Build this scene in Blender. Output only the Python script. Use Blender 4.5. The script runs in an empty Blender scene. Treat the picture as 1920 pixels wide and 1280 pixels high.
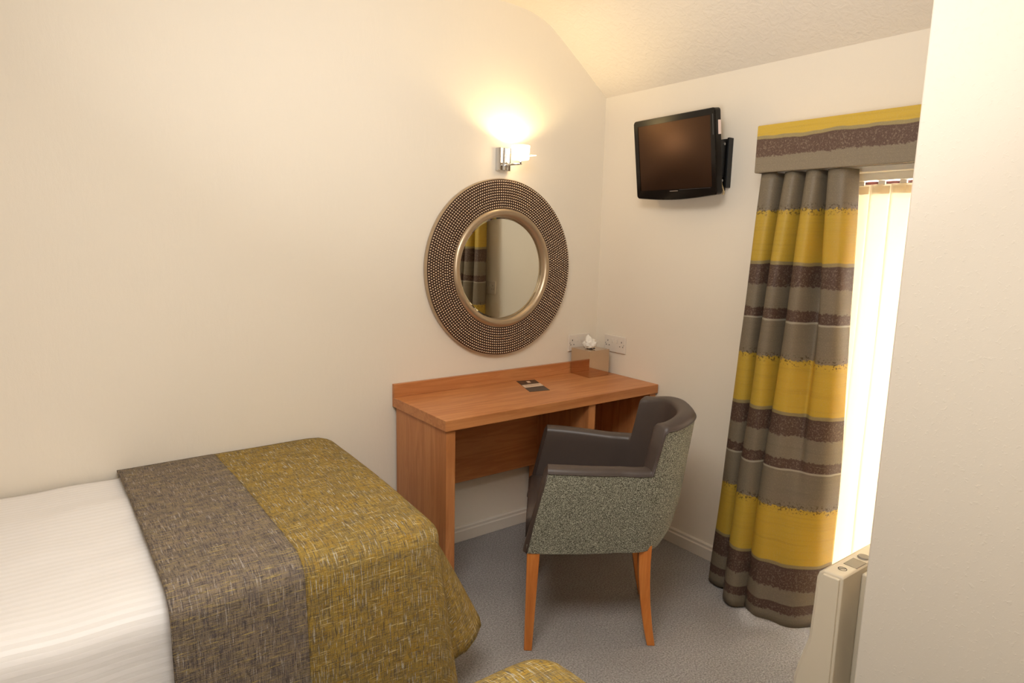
import bpy, bmesh, math, random
from mathutils import Vector, Matrix
random.seed(7)
PI = math.pi
scene = bpy.context.scene
COL = scene.collection
R_ = math.radians

# ------------------------------------------------------------------ camera
def cam_axes(yaw, pitch, roll):
    cy, sy = math.cos(yaw), math.sin(yaw)
    f = Vector((-sy, cy, 0)); r = Vector((cy, sy, 0)); u = Vector((0, 0, 1))
    cp, sp = math.cos(pitch), math.sin(pitch)
    f2 = f*cp - u*sp; u2 = u*cp + f*sp
    cr, sr = math.cos(roll), math.sin(roll)
    return r*cr + u2*sr, u2*cr - r*sr, f2
cd = bpy.data.cameras.new('camera'); cam = bpy.data.objects.new('camera', cd); COL.objects.link(cam)
ax = cam_axes(-0.6431, 0.1597, 0.0223)
m = Matrix((ax[0], ax[1], -ax[2])).transposed().to_4x4()
m.translation = Vector((-2.4131, -2.4765, 1.438))
cam.matrix_world = m
cd.sensor_width = 36.0; cd.lens = 1222.55/1920*36.0; cd.clip_start = 0.02
scene.camera = cam

# ------------------------------------------------------------------ world, lights, exposure
w = bpy.data.worlds.new('daylight'); scene.world = w; w.use_nodes = True
nt = w.node_tree; bg = nt.nodes['Background']
bg.inputs['Color'].default_value = (1.0, 0.985, 0.95, 1); bg.inputs['Strength'].default_value = 70.0

def area(name, loc, target, size, power, color, size_y=None, spread=None):
    l = bpy.data.lights.new(name, 'AREA'); l.energy = power; l.color = color; l.size = size
    if size_y: l.shape = 'RECTANGLE'; l.size_y = size_y
    if spread: l.spread = spread
    o = bpy.data.objects.new(name, l); COL.objects.link(o); o.location = loc
    o.rotation_euler = (Vector(target)-Vector(loc)).to_track_quat('-Z', 'Y').to_euler()
    return o
# added soft fill light, out of view below the ceiling, with no fixture
area('ceiling_fill_light', (-2.05, -1.75, 2.40), (-1.45, -1.05, 0.0), 0.9, 38, (0.995, 0.99, 0.965))
# the photographer's flash, turned up to the ceiling behind the camera
area('bounced_flash', (-2.05, -2.0, 1.45), (-1.35, -1.25, 2.45), 0.25, 9.5, (0.99, 0.985, 0.965), spread=R_(110))

scene.view_settings.view_transform = 'Standard'
scene.view_settings.look = 'None'
scene.view_settings.gamma = 1.0
scene.view_settings.use_curve_mapping = False
scene.view_settings.exposure = 0.15

# ------------------------------------------------------------------ material helpers
def lin(c):
    return tuple(((v/255)/12.92 if v/255 <= 0.04045 else ((v/255+0.055)/1.055)**2.4) for v in c)
class NT:
    def __init__(s, name):
        s.m = bpy.data.materials.new(name); s.m.use_nodes = True
        s.t = s.m.node_tree; s.b = s.t.nodes['Principled BSDF']; s.out = s.t.nodes['Material Output']
    def n(s, typ, **kw):
        nd = s.t.nodes.new(typ)
        for k, v in kw.items(): setattr(nd, k, v)
        return nd
    def l(s, a, b): s.t.links.new(a, b)
    def val(s, op, a, b=None, c=None, clamp=False):
        nd = s.n('ShaderNodeMath', operation=op); nd.use_clamp = clamp
        for i, x in enumerate((a, b, c)):
            if x is None: continue
            if isinstance(x, (int, float)): nd.inputs[i].default_value = x
            else: s.l(x, nd.inputs[i])
        return nd.outputs[0]
    def mix(s, f, a, b, mode='MIX'):
        nd = s.n('ShaderNodeMix', data_type='RGBA', blend_type=mode)
        for i, x in ((0, f), (6, a), (7, b)):
            if isinstance(x, (int, float)): nd.inputs[i].default_value = x
            elif isinstance(x, tuple): nd.inputs[i].default_value = (*x, 1) if len(x) == 3 else x
            else: s.l(x, nd.inputs[i])
        return nd.outputs[2]
    def coord(s, kind='Object', scale=(1, 1, 1), rot=(0, 0, 0), loc=(0, 0, 0)):
        tc = s.n('ShaderNodeTexCoord'); mp = s.n('ShaderNodeMapping')
        mp.inputs['Scale'].default_value = scale; mp.inputs['Rotation'].default_value = rot
        mp.inputs['Location'].default_value = loc
        s.l(tc.outputs[kind], mp.inputs[0]); return mp.outputs[0]
    def noise(s, vec, scale, detail=3, rough=.5, dist=0):
        nd = s.n('ShaderNodeTexNoise'); nd.inputs['Scale'].default_value = scale
        nd.inputs['Detail'].default_value = detail; nd.inputs['Roughness'].default_value = rough
        nd.inputs['Distortion'].default_value = dist
        s.l(vec, nd.inputs['Vector']); return nd.outputs[0]
    def ramp(s, fac, stops, interp='LINEAR'):
        nd = s.n('ShaderNodeValToRGB'); cr = nd.color_ramp; cr.interpolation = interp
        while len(cr.elements) < len(stops): cr.elements.new(0.5)
        for e, (p, c) in zip(cr.elements, stops):
            e.position = p; e.color = (*c, 1) if len(c) == 3 else c
        s.l(fac, nd.inputs[0]); return nd.outputs[0]
    def step(s, fac, a, b):
        nd = s.n('ShaderNodeMapRange'); nd.inputs[1].default_value = a; nd.inputs[2].default_value = b
        s.l(fac, nd.inputs[0]); return nd.outputs[0]
    def bump(s, h, strength=.3, dist=.002):
        nd = s.n('ShaderNodeBump'); nd.inputs['Strength'].default_value = strength
        nd.inputs['Distance'].default_value = dist
        s.l(h, nd.inputs['Height']); s.l(nd.outputs[0], s.b.inputs['Normal'])
    def base(s, c):
        if isinstance(c, tuple): s.b.inputs['Base Color'].default_value = (*c, 1)
        else: s.l(c, s.b.inputs['Base Color'])
    def set(s, **kw):
        for k, v in kw.items(): s.b.inputs[k.replace('_', ' ')].default_value = v
        return s

def plain(name, rgb, rough=.5, metal=0., **kw):
    t = NT(name); t.base(lin(rgb)); t.set(Roughness=rough, Metallic=metal, **kw)
    v = t.coord('Object'); h = t.noise(v, 220, 2); t.bump(h, .04, .0004)
    return t.m

def mat_wall():
    t = NT('cream_wallpaper')
    v = t.coord('Object')
    big = t.noise(v, 1.3, 2)
    t.base(t.mix(big, lin((232, 222, 206)), lin((236, 226, 210))))
    t.set(Roughness=.62); t.b.inputs['Specular IOR Level'].default_value = .3
    v2 = t.coord('Object', scale=(1, 1, .35))
    h = t.val('ADD', t.noise(v2, 45, 4, .6), t.val('MULTIPLY', t.noise(v, 260, 2), .25))
    t.bump(h, .22, .003); return t.m
def mat_woodchip():
    t = NT('woodchip_wallpaper')
    v = t.coord('Object')
    t.base(lin((234, 225, 211))); t.set(Roughness=.6); t.b.inputs['Specular IOR Level'].default_value = .3
    n = t.noise(v, 75, 4, .65, .4)
    h = t.step(n, .58, .72)
    h = t.val('ADD', h, t.val('MULTIPLY', t.noise(v, 300, 2), .2))
    t.bump(h, .38, .0016); return t.m
def mat_ceiling():
    t = NT('textured_ceiling_paint')
    v = t.coord('Object')
    t.base(lin((236, 226, 212))); t.set(Roughness=.85)
    n = t.noise(v, 30, 5, .62, 1.2)
    t.bump(t.step(n, .35, .7), .35, .004); return t.m
def mat_carpet():
    t = NT('grey_carpet')
    v = t.coord('Object')
    a = t.noise(v, 420, 2, .6); b = t.noise(v, 3.0, 3, .6); c = t.noise(v, 160, 3, .6)
    k = t.val('ADD', t.val('MULTIPLY', a, .5), t.val('MULTIPLY', c, .5))
    col = t.mix(t.step(k, .38, .62), lin((114, 110, 108)), lin((192, 187, 184)))
    col = t.mix(t.val('MULTIPLY', t.step(b, .35, .7), .25), col, lin((126, 118, 112)))
    t.base(col); t.set(Roughness=1.0); t.b.inputs['Specular IOR Level'].default_value = .05
    t.bump(k, .8, .006); return t.m
def mat_wood(name, axis='x', c1=(170, 106, 60), c2=(190, 124, 74), c3=(200, 136, 84), rough=.38):
    t = NT(name)
    sc = {'x': (1.2, 14, 14), 'y': (14, 1.2, 14), 'z': (14, 14, 1.2)}[axis]
    v = t.coord('Object', scale=sc)
    n = t.noise(v, 1.6, 6, .62, 1.6)
    sc2 = tuple(k*9 if k > 2 else k*2 for k in sc)
    fine = t.noise(t.coord('Object', scale=sc2), 1.5, 4, .6)
    col = t.ramp(n, [(.25, lin(c1)), (.48, lin(c2)), (.58, lin(c3)), (.75, lin(c2))])
    col = t.mix(t.val('MULTIPLY', t.step(fine, .5, .8), .3), col, lin(c1))
    t.base(col); t.set(Roughness=rough); t.b.inputs['Specular IOR Level'].default_value = .4
    t.bump(fine, .08, .0008); return t.m
def mat_slub(name, base, cols):
    """coarse cross-woven upholstery with slubs running both ways (UV in metres)"""
    t = NT(name)
    big = t.noise(t.coord('UV'), 9, 3, .6)
    warp = t.noise(t.coord('UV', scale=(20, 300, 1)), 1, 2, .6)
    weft = t.noise(t.coord('UV', scale=(300, 22, 1), loc=(7, 3, 0)), 1, 2, .6)
    warp2 = t.noise(t.coord('UV', scale=(15, 230, 1), loc=(17, 5, 0)), 1, 2, .6)
    weft2 = t.noise(t.coord('UV', scale=(230, 17, 1), loc=(27, 9, 0)), 1, 2, .6)
    c = t.mix(t.step(big, .35, .65), lin(base[0]), lin(base[1]))
    c = t.mix(t.step(weft, .50, .60), c, lin(cols[0]))
    c = t.mix(t.step(warp, .52, .62), c, lin(cols[1]))
    c = t.mix(t.step(weft2, .60, .66), c, lin(cols[2]))
    c = t.mix(t.step(warp2, .62, .67), c, lin(cols[3]))
    gr = t.noise(t.coord('UV'), 420, 1)
    patch = t.step(t.noise(t.coord('UV', scale=(14, 30, 1)), 1, 3, .6), .48, .66)
    c = t.mix(t.val('MULTIPLY', patch, .38), c, lin(cols[0]))
    w3 = t.noise(t.coord('UV', scale=(32, 420, 1), loc=(3, 1, 0)), 1, 2, .6); w4 = t.noise(t.coord('UV', scale=(420, 34, 1), loc=(8, 2, 0)), 1, 2, .6)
    dk = t.val('MAXIMUM', t.step(w3, .55, .63), t.step(w4, .56, .64))
    c = t.mix(t.val('MULTIPLY', dk, .62), c, lin(cols[4]))
    c = t.mix(t.val('MULTIPLY', t.step(gr, .5, .7), .3), c, lin(cols[4]))
    t.base(c); t.set(Roughness=.9); t.b.inputs['Specular IOR Level'].default_value = .15
    t.bump(t.val('ADD', warp, t.val('ADD', weft, gr)), .5, .0025); return t.m
def mat_tweed():
    t = NT('grey_green_tweed')
    v = t.coord('Object')
    a = t.noise(v, 480, 2, .7); b = t.noise(t.coord('Object', scale=(1, 1, 1.6), rot=(.6, .5, .2)), 300, 2, .6)
    k = t.val('ADD', t.val('MULTIPLY', a, .6), t.val('MULTIPLY', b, .4))
    c = t.ramp(k, [(.40, lin((44, 42, 34))), (.50, lin((106, 104, 90))), (.60, lin((190, 188, 168)))])
    t.base(c); t.set(Roughness=.9); t.b.inputs['Specular IOR Level'].default_value = .1
    t.b.inputs['Sheen Weight'].default_value = .15
    t.bump(k, .6, .002); return t.m
def mat_leather():
    t = NT('brown_grey_leather'); v = t.coord('Object')
    t.base(t.mix(t.noise(v, 6, 2), lin((66, 55, 50)), lin((74, 63, 58)))); t.set(Roughness=.42)
    n = t.n('ShaderNodeTexVoronoi'); n.inputs['Scale'].default_value = 420; t.l(v, n.inputs['Vector'])
    t.bump(n.outputs[0], .12, .0006); return t.m
# printed curtain cloth: bands in height with ragged edges
YEL = (198, 164, 58); TAUPE = (130, 117, 98); BROWN = (88, 65, 55); LINE = (176, 166, 146); TAN = (150, 134, 92)
def mat_bands(name, z0, z1, bands, rag=.012, sheer=0):
    """bands: list of (z_bottom, colour, ragged) from low to high in object space"""
    t = NT(name)
    tc = t.n('ShaderNodeTexCoord'); sx = t.n('ShaderNodeSeparateXYZ'); t.l(tc.outputs['Object'], sx.inputs[0])
    z = sx.outputs[2]
    v = t.coord('Object', scale=(1, 1, 1))
    low = t.noise(v, 9, 2); n1 = t.noise(v, 95, 3, .7); n2 = t.noise(v, 260, 2, .6)
    zz = t.val('ADD', z, t.val('MULTIPLY', t.val('SUBTRACT', low, .5), .020))
    zr = t.val('ADD', zz, t.val('MULTIPLY', t.val('SUBTRACT', n1, .5), rag*4))
    smooth = []; ragged = []
    col = None
    for i, (zb, c, rg) in enumerate(bands):
        if col is None: col = t.mix(0.0, lin(c), lin(c)); continue
        src = zr if rg else zz
        f = t.step(src, zb-.0015, zb+.0015)
        col = t.mix(f, col, lin(c))
    # threads and horizontal streaks
    st = t.noise(t.coord('Object', scale=(3, 3, 110)), 1, 3, .6)
    col = t.mix(t.val('MULTIPLY', t.step(st, .5, .8), .14), col, lin((70, 58, 46)))
    col = t.mix(t.val('MULTIPLY', t.step(n2, .52, .72), .18), col, lin((190, 176, 140)))
    # speckle inside the dark brown bands only
    sp = t.step(t.noise(v, 150, 3, .7), .55, .60)
    mask = None
    for i, (zb, c, rg) in enumerate(bands):
        if c == BROWN:
            top = bands[i+1][0] if i+1 < len(bands) else z1
            a = t.val('MULTIPLY', t.step(zr, zb-.001, zb+.001), t.val('SUBTRACT', 1.0, t.step(zz, top-.012, top-.004)))
            mask = a if mask is None else t.val('MAXIMUM', mask, a)
    if mask is not None:
        col = t.mix(t.val('MULTIPLY', t.val('MULTIPLY', mask, sp), .45), col, lin((150, 132, 112)))
    dots = t.step(t.noise(v, 120, 2, .6), .56, .59)
    for i, (zb, c, rg) in enumerate(bands):
        if rg and c == TAUPE and i and bands[i-1][1] == YEL:
            b_ = t.val('MULTIPLY', t.step(zz, zb-.024, zb-.012), t.val('SUBTRACT', 1.0, t.step(zz, zb+.012, zb+.026)))
            col = t.mix(t.val('MULTIPLY', t.val('MULTIPLY', b_, dots), .8), col, lin((84, 68, 44)))
    t.base(col); t.set(Roughness=.5); t.b.inputs['Specular IOR Level'].default_value = .4
    t.bump(t.val('ADD', st, n2), .15, .0008)
    if sheer:
        tr = t.n('ShaderNodeBsdfTranslucent'); t.l(col, tr.inputs[0])
        mx = t.n('ShaderNodeMixShader'); mx.inputs[0].default_value = sheer
        t.l(t.b.outputs[0], mx.inputs[1]); t.l(tr.outputs[0], mx.inputs[2]); t.l(mx.outputs[0], t.out.inputs[0])
    return t.m

M = dict(
    wall=mat_wall(), chip=mat_woodchip(), ceil=mat_ceiling(), carpet=mat_carpet(),
    skirt=plain('white_gloss_paint', (222, 212, 198), .3),
    wood_x=mat_wood('oak_veneer_long', 'x'), wood_z=mat_wood('oak_veneer_upright', 'z'), wood_y=mat_wood('oak_edge', 'y'),
    leg=mat_wood('beech_leg', 'z', (176, 98, 38), (198, 118, 52), (206, 128, 60), .3),
    tweed=mat_tweed(), leather=mat_leather(),
    stitch=plain('dark_thread', (46, 38, 34), .8),
    mustard=mat_slub('mustard_weave', ((152, 130, 72), (172, 142, 66)), ((116, 100, 74), (158, 124, 46), (188, 180, 160), (206, 186, 132), (66, 60, 54))),
    brownw=mat_slub('taupe_weave', ((128, 114, 98), (138, 122, 106)), ((96, 88, 86), (150, 132, 98), (168, 158, 146), (176, 156, 100), (60, 54, 52))),
    divan=plain('cream_divan_cloth', (214, 202, 180), .9),
    plastic=plain('cream_heater_enamel', (226, 214, 192), .35),
    white=plain('white_plastic', (226, 216, 204), .3),
    dark=plain('dark_slot', (22, 18, 16), .6),
    grey=plain('grey_plastic', (150, 142, 128), .5),
    chrome=plain('polished_chrome', (205, 205, 208), .08, 1.0),
    steel=plain('steel', (170, 168, 165), .3, 1.0),
    champagne=plain('champagne_metal_paint', (184, 164, 138), .32, .75),
    bronze=plain('bronze_ground', (62, 42, 32), .5, .3),
    bead=plain('bronze_beads', (214, 194, 172), .25, .85),
    black=plain('black_gloss_plastic', (12, 8, 7), .14),
    blackm=plain('black_bracket', (12, 12, 12), .45),
    glass_m=plain('mirror_silver', (226, 226, 216), .012, 1.0),
    frame=plain('dark_window_frame', (70, 22, 12), .4),
    track=plain('cream_track', (246, 240, 226), .4),
    card=plain('dark_card', (58, 46, 38), .4), cardw=plain('pale_card_print', (222, 196, 170), .5),
)
M['black'].node_tree.nodes['Principled BSDF'].inputs['Specular IOR Level'].default_value = .3
M['glass_m'].node_tree.nodes['Principled BSDF'].inputs['Normal'].links and [M['glass_m'].node_tree.links.remove(l) for l in list(M['glass_m'].node_tree.nodes['Principled BSDF'].inputs['Normal'].links)]
def mat_screen():
    t = NT('matt_dark_screen'); t.base(lin((16, 9, 6))); t.set(Roughness=.26)
    t.b.inputs['Specular IOR Level'].default_value = .6
    t.b.inputs['Specular Tint'].default_value = (1.0, .52, .30, 1); return t.m
M['screen'] = mat_screen()
def mat_duvet():
    t = NT('white_striped_cotton')
    v = t.coord('UV')
    sx = t.n('ShaderNodeSeparateXYZ'); t.l(v, sx.inputs[0])
    s = t.val('SINE', t.val('MULTIPLY', sx.outputs[1], 2*PI/.022))
    f = t.step(s, -.15, .15)
    t.base(t.mix(f, lin((232, 227, 222)), lin((237, 232, 228)))); t.set(Roughness=.7)
    r = t.val('ADD', t.val('MULTIPLY', f, -.25), .75); t.l(r, t.b.inputs['Roughness'])
    big = t.noise(t.coord('UV', scale=(2, 6, 1)), 2.5, 3)
    t.bump(t.val('ADD', t.val('MULTIPLY', f, .04), big), .25, .012); return t.m
M['duvet'] = mat_duvet()
def mat_tissue():
    t = NT('soft_tissue'); t.base(lin((240, 234, 224))); t.set(Roughness=.9)
    t.b.inputs['Subsurface Weight'].default_value = .0
    return t.m
M['tissue'] = mat_tissue()
def mat_vane():
    t = NT('translucent_blind_cloth')
    t.t.nodes.remove(t.b)
    d = t.n('ShaderNodeBsdfDiffuse'); d.inputs[0].default_value = (*lin((238, 226, 204)), 1)
    tr = t.n('ShaderNodeBsdfTranslucent'); tr.inputs[0].default_value = (*lin((252, 243, 222)), 1)
    mx = t.n('ShaderNodeMixShader')
    wv = t.noise(t.coord('Object', scale=(60, 60, 300)), 4, 2)
    f = t.step(wv, .2, .8); f2 = t.val('ADD', t.val('MULTIPLY', f, .08), .42); t.l(f2, mx.inputs[0])
    t.l(d.outputs[0], mx.inputs[1]); t.l(tr.outputs[0], mx.inputs[2]); t.l(mx.outputs[0], t.out.inputs[0])
    return t.m
M['vane'] = mat_vane()
def mat_glass(name, rough=0., tint=(1, 1, 1), alpha=.12):
    """thin clear glass: mostly passes light straight on, with a glossy sheen"""
    t = NT(name); t.t.nodes.remove(t.b)
    tr = t.n('ShaderNodeBsdfTransparent'); tr.inputs[0].default_value = (*tint, 1)
    g = t.n('ShaderNodeBsdfGlossy'); g.inputs['Roughness'].default_value = rough+.02
    fr = t.n('ShaderNodeFresnel'); fr.inputs[0].default_value = 1.45
    mx = t.n('ShaderNodeMixShader'); t.l(t.val('ADD', fr.outputs[0], alpha*.3), mx.inputs[0])
    t.l(tr.outputs[0], mx.inputs[1]); t.l(g.outputs[0], mx.inputs[2]); t.l(mx.outputs[0], t.out.inputs[0]); return t.m
M['glass'] = mat_glass('window_glass'); M['glass2'] = mat_glass('clear_glass_plate', 0, (.97, .95, .9), .3)
def mat_lit():
    t = NT('lit_frosted_glass'); t.base(lin((255, 246, 225)))
    t.b.inputs['Emission Color'].default_value = (1, .74, .44, 1); t.b.inputs['Emission Strength'].default_value = 9.0
    t.set(Roughness=.6); return t.m
M['lit'] = mat_lit()

# ------------------------------------------------------------------ mesh helpers
def obj(name, bm, mat=None, parent=None, smooth=False, bevel=0, seg=2, loc=None, subsurf=0):
    me = bpy.data.meshes.new(name); bm.normal_update(); bm.to_mesh(me); bm.free()
    o = bpy.data.objects.new(name, me); COL.objects.link(o)
    for mt in (mat if isinstance(mat, (list, tuple)) else [mat]):
        if mt: me.materials.append(mt)
    if smooth:
        for p in me.polygons: p.use_smooth = True
    if parent: o.parent = parent
    if loc: o.location = loc
    if bevel:
        b = o.modifiers.new('bevel', 'BEVEL'); b.width = bevel; b.segments = seg; b.limit_method = 'ANGLE'; b.angle_limit = R_(40)
        b.harden_normals = False
    if subsurf:
        s = o.modifiers.new('sub', 'SUBSURF'); s.levels = subsurf; s.render_levels = subsurf
    return o
def thing(name, label, cat, loc=(0, 0, 0), rotz=0, group=None):
    o = bpy.data.objects.new(name, None); COL.objects.link(o); o.location = loc; o.rotation_euler = (0, 0, rotz)
    o.empty_display_size = .05
    o['label'] = label; o['category'] = cat
    if group: o['group'] = group
    return o
def tag(o, label, cat, group=None):
    o['label'] = label; o['category'] = cat
    if group: o['group'] = group
    return o
def struct(o): o['kind'] = 'structure'; return o
def box(bm, x0, x1, y0, y1, z0, z1):
    vs = [bm.verts.new((x, y, z)) for z in (z0, z1) for y in (y0, y1) for x in (x0, x1)]
    for f in ((0, 2, 3, 1), (4, 5, 7, 6), (0, 1, 5, 4), (2, 6, 7, 3), (0, 4, 6, 2), (1, 3, 7, 5)):
        bm.faces.new([vs[i] for i in f])
    return vs
def bx(*a):
    bm = bmesh.new(); box(bm, *a); return bm
def prism(bm, pts, axis, a, b):
    """extrude a polygon along an axis; pts are the other two coordinates in x,y,z order"""
    def P(p, t):
        return {'x': (t, p[0], p[1]), 'y': (p[0], t, p[1]), 'z': (p[0], p[1], t)}[axis]
    A = [bm.verts.new(P(p, a)) for p in pts]; B = [bm.verts.new(P(p, b)) for p in pts]
    n = len(pts)
    bm.faces.new(A); bm.faces.new(B[::-1])
    for i in range(n): bm.faces.new((A[i], B[i], B[(i+1) % n], A[(i+1) % n]))
    bmesh.ops.recalc_face_normals(bm, faces=bm.faces)
    return bm
def lathe(bm, prof, seg=96, axis='z', centre=(0, 0, 0), closed=False):
    """prof: (radius, height) ; axis 'y' gives a ring lying in a wall plane"""
    rings = []
    for r, h in prof:
        ring = []
        for k in range(seg):
            a = 2*PI*k/seg
            if axis == 'y': p = (centre[0]+r*math.cos(a), centre[1]+h, centre[2]+r*math.sin(a))
            elif axis == 'x': p = (centre[0]+h, centre[1]+r*math.cos(a), centre[2]+r*math.sin(a))
            else: p = (centre[0]+r*math.cos(a), centre[1]+r*math.sin(a), centre[2]+h)
            ring.append(bm.verts.new(p))
        rings.append(ring)
    n = len(rings)
    for i in range(n if closed else n-1):
        A, B = rings[i], rings[(i+1) % n]
        for k in range(seg): bm.faces.new((A[k], A[(k+1) % seg], B[(k+1) % seg], B[k]))
    bmesh.ops.recalc_face_normals(bm, faces=bm.faces)
    return rings
def tube(bm, pts, r, seg=10, cap=True):
    pts = [Vector(p) for p in pts]; rings = []
    up = Vector((0, 0, 1))
    for i, p in enumerate(pts):
        d = (pts[min(i+1, len(pts)-1)]-pts[max(i-1, 0)]).normalized()
        a = d.cross(up)
        if a.length < 1e-3: a = d.cross(Vector((1, 0, 0)))
        a.normalize(); b = d.cross(a).normalized()
        rr = r[i] if isinstance(r, (list, tuple)) else r
        rings.append([bm.verts.new(p+a*rr*math.cos(2*PI*k/seg)+b*rr*math.sin(2*PI*k/seg)) for k in range(seg)])
    for A, B in zip(rings, rings[1:]):
        for k in range(seg): bm.faces.new((A[k], A[(k+1) % seg], B[(k+1) % seg], B[k]))
    if cap: bm.faces.new(rings[0][::-1]); bm.faces.new(rings[-1])
    bmesh.ops.recalc_face_normals(bm, faces=bm.faces)
def cm(P, n):
    """Catmull-Rom resample of a list of tuples, n samples per span"""
    P = [Vector(p) for p in P]; out = []
    for i in range(len(P)-1):
        p0 = P[max(i-1, 0)]; p1 = P[i]; p2 = P[i+1]; p3 = P[min(i+2, len(P)-1)]
        for k in range(n):
            t = k/n
            out.append(.5*((2*p1)+(p2-p0)*t+(2*p0-5*p1+4*p2-p3)*t*t+(3*p1-p0-3*p2+p3)*t**3))
    out.append(P[-1].copy()); return out
def sm(t): t = max(0, min(1, t)); return t*t*(3-2*t)

# ------------------------------------------------------------------ the room
XL, YF = -3.75, -2.62           # left wall, wall behind the photographer
HC = 2.133; T = .12
struct(obj('floor', bx(XL-T, .3, YF-T, T, -.1, 0), M['carpet']))
struct(obj('wall_back', bx(XL-T, .3, 0, T, 0, 2.62), M['wall']))
struct(obj('wall_left', bx(XL-T, XL, YF-T, 0, 0, 2.62), M['wall']))
struct(obj('wall_front', bx(XL, .3, YF-T, YF, 0, 2.62), M['wall']))
WY0, WY1, WZ0, WZ1, WD = -1.70, -1.205, .03, 1.712, .26   # window opening in the right wall, recess depth
bm = bmesh.new()
box(bm, 0, WD, WY1, 0, 0, HC+.02)
box(bm, 0, WD, YF, WY0, 0, HC+.02)
box(bm, 0, WD, WY0, WY1, 0, WZ0)
box(bm, 0, WD, WY0, WY1, WZ1, HC+.02)
struct(obj('wall_right', bm, M['wall']))
struct(obj('shade_board_1', bx(WD+.0, WD+.55, -2.3, -.6, 1.76, 1.84), M['frame']))      # unseen eaves-like board, added outside to shade the top of the blind
# ceiling: sloped soffit over the window wall that curves into the flat ceiling
prof = [(.3, HC-.0), (0, HC), (-.10, 2.208), (-.201, 2.282), (-.30, 2.352), (-.37, 2.398), (-.42, 2.420), (-.49, 2.438), (-.57, 2.447), (-.66, 2.450), (XL, 2.45)]
bm = bmesh.new()
A = [bm.verts.new((x, YF, z)) for x, z in prof]; B = [bm.verts.new((x, .0, z)) for x, z in prof]
C2 = [bm.verts.new((x, YF, z+.15)) for x, z in prof]; D2 = [bm.verts.new((x, .0, z+.15)) for x, z in prof]
for i in range(len(prof)-1):
    bm.faces.new((A[i], A[i+1], B[i+1], B[i])); bm.faces.new((C2[i], D2[i], D2[i+1], C2[i+1]))
    bm.faces.new((A[i], C2[i], C2[i+1], A[i+1])); bm.faces.new((B[i], B[i+1], D2[i+1], D2[i]))
bm.faces.new((A[0], B[0], D2[0], C2[0])); bm.faces.new((A[-1], C2[-1], D2[-1], B[-1]))
bmesh.ops.recalc_face_normals(bm, faces=bm.faces)
o = struct(obj('ceiling', bm, M['ceil'], smooth=True))
mod = o.modifiers.new('edges', 'EDGE_SPLIT'); mod.split_angle = R_(35)
# boxed-in partition at the right of the picture
bm = bmesh.new()
prism(bm, [(-.6, 0), (0, 0), (0, HC), (-.201, 2.282), (-.37, 2.398), (-.49, 2.438), (-.6, 2.448)], 'y', -2.62, -1.722)
struct(obj('wall_partition', bm, M['chip'], bevel=.006, seg=3))

def skirting(name, along, a, b, h, off, sgn):
    """moulded board along x at y=0 ('x') or along y at x=0 ('y')"""
    pts = [(0, 0), (-.016, 0), (-.016, h-.022), (-.011, h-.018), (-.011, h-.006), (-.006, h), (0, h)]
    bm = bmesh.new()
    if along == 'x': prism(bm, [(p[0], p[1]) for p in pts], 'x', a, b)
    else: prism(bm, [(p[0], p[1]) for p in pts], 'y', a, b)
    return struct(obj(name, bm, M['skirt'], bevel=.002))
skirting('baseboard_back', 'x', XL, 0, .074, 0, 1)
skirting('baseboard_right', 'y', WY1+.0, -.016, .074, 0, 1)

# window: frame, pane, sill, reveal lining
wf = bmesh.new()
X0, X1 = .17, .215
box(wf, X0, X1, WY1-.03, WY1, WZ0, WZ1); box(wf, X0, X1, WY0, WY0+.03, WZ0, WZ1)
box(wf, X0, X1, WY0+.03, WY1-.03, WZ1-.075, WZ1); box(wf, X0, X1, WY0+.03, WY1-.03, WZ0, WZ0+.05)
win = struct(obj('window_1', wf, M['frame'], bevel=.003))
obj('pane', bx(.19, .194, WY0+.03, WY1-.03, WZ0+.05, WZ1-.075), M['glass'], win)
obj('window_sill', bx(-.0, X0, WY0+.001, WY1-.001, WZ0, WZ0+.022), M['skirt'], win, bevel=.004)

# ------------------------------------------------------------------ vertical blind in the recess
bl = thing('vertical_blind', 'cream vertical blind glowing with daylight in the window recess', 'blind', (.08, -1.45, WZ0))
bl_m = lambda bm: bm.transform(Matrix.Translation((-.08, 1.45, -WZ0))) or bm
bm = bx(.055, .105, WY0+.004, WY1-.004, 1.664, 1.700); bl_m(bm)
obj('headrail', bm, M['track'], bl, bevel=.004)
bm = bx(.01, .05, WY0+.002, WY1-.002, 1.690, 1.7115); bl_m(bm)
obj('head_trim', bm, M['track'], bl, bevel=.004)
yy = -1.232; k = 0
while yy > WY0+.03:
    wv = .074
    bm = bmesh.new()
    ang = R_(4 + 5*((k*37) % 5)/5)
    NZ = 26
    cols = []
    for i in range(7):
        u = (i/6-.5)*wv; bow = .0025*math.cos((i/6-.5)*PI)
        cols.append([bm.verts.new((math.sin(ang)*u - bow + .004*math.sin(j*.35+k), yy-wv/2-u*math.cos(ang), .10+(1.652-.10)*j/NZ)) for j in range(NZ+1)])
    for i in range(6):
        for j in range(NZ): bm.faces.new((cols[i][j], cols[i+1][j], cols[i+1][j+1], cols[i][j+1]))
    # pocket hem at the top
    bm.transform(Matrix.Translation((0, 1.45, -WZ0)))
    v = obj('vane', bm, M['vane'], bl, smooth=True)
    s = v.modifiers.new('thick', 'SOLIDIFY'); s.thickness = .0006
    bm = bx(-.004, .004, yy-wv/2-.012, yy-wv/2+.012, 1.648, 1.668); bm.transform(Matrix.Translation((0, 1.45, -WZ0)))
    obj('hanger', bm, M['track'], v)
    bm = bx(-.0045, -.003, yy-wv+.006, yy-.006, 1.618, 1.645); bm.transform(Matrix.Translation((0, 1.45, -WZ0)))
    obj('pocket', bm, M['vane'], v)
    yy -= .0725; k += 1

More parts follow.
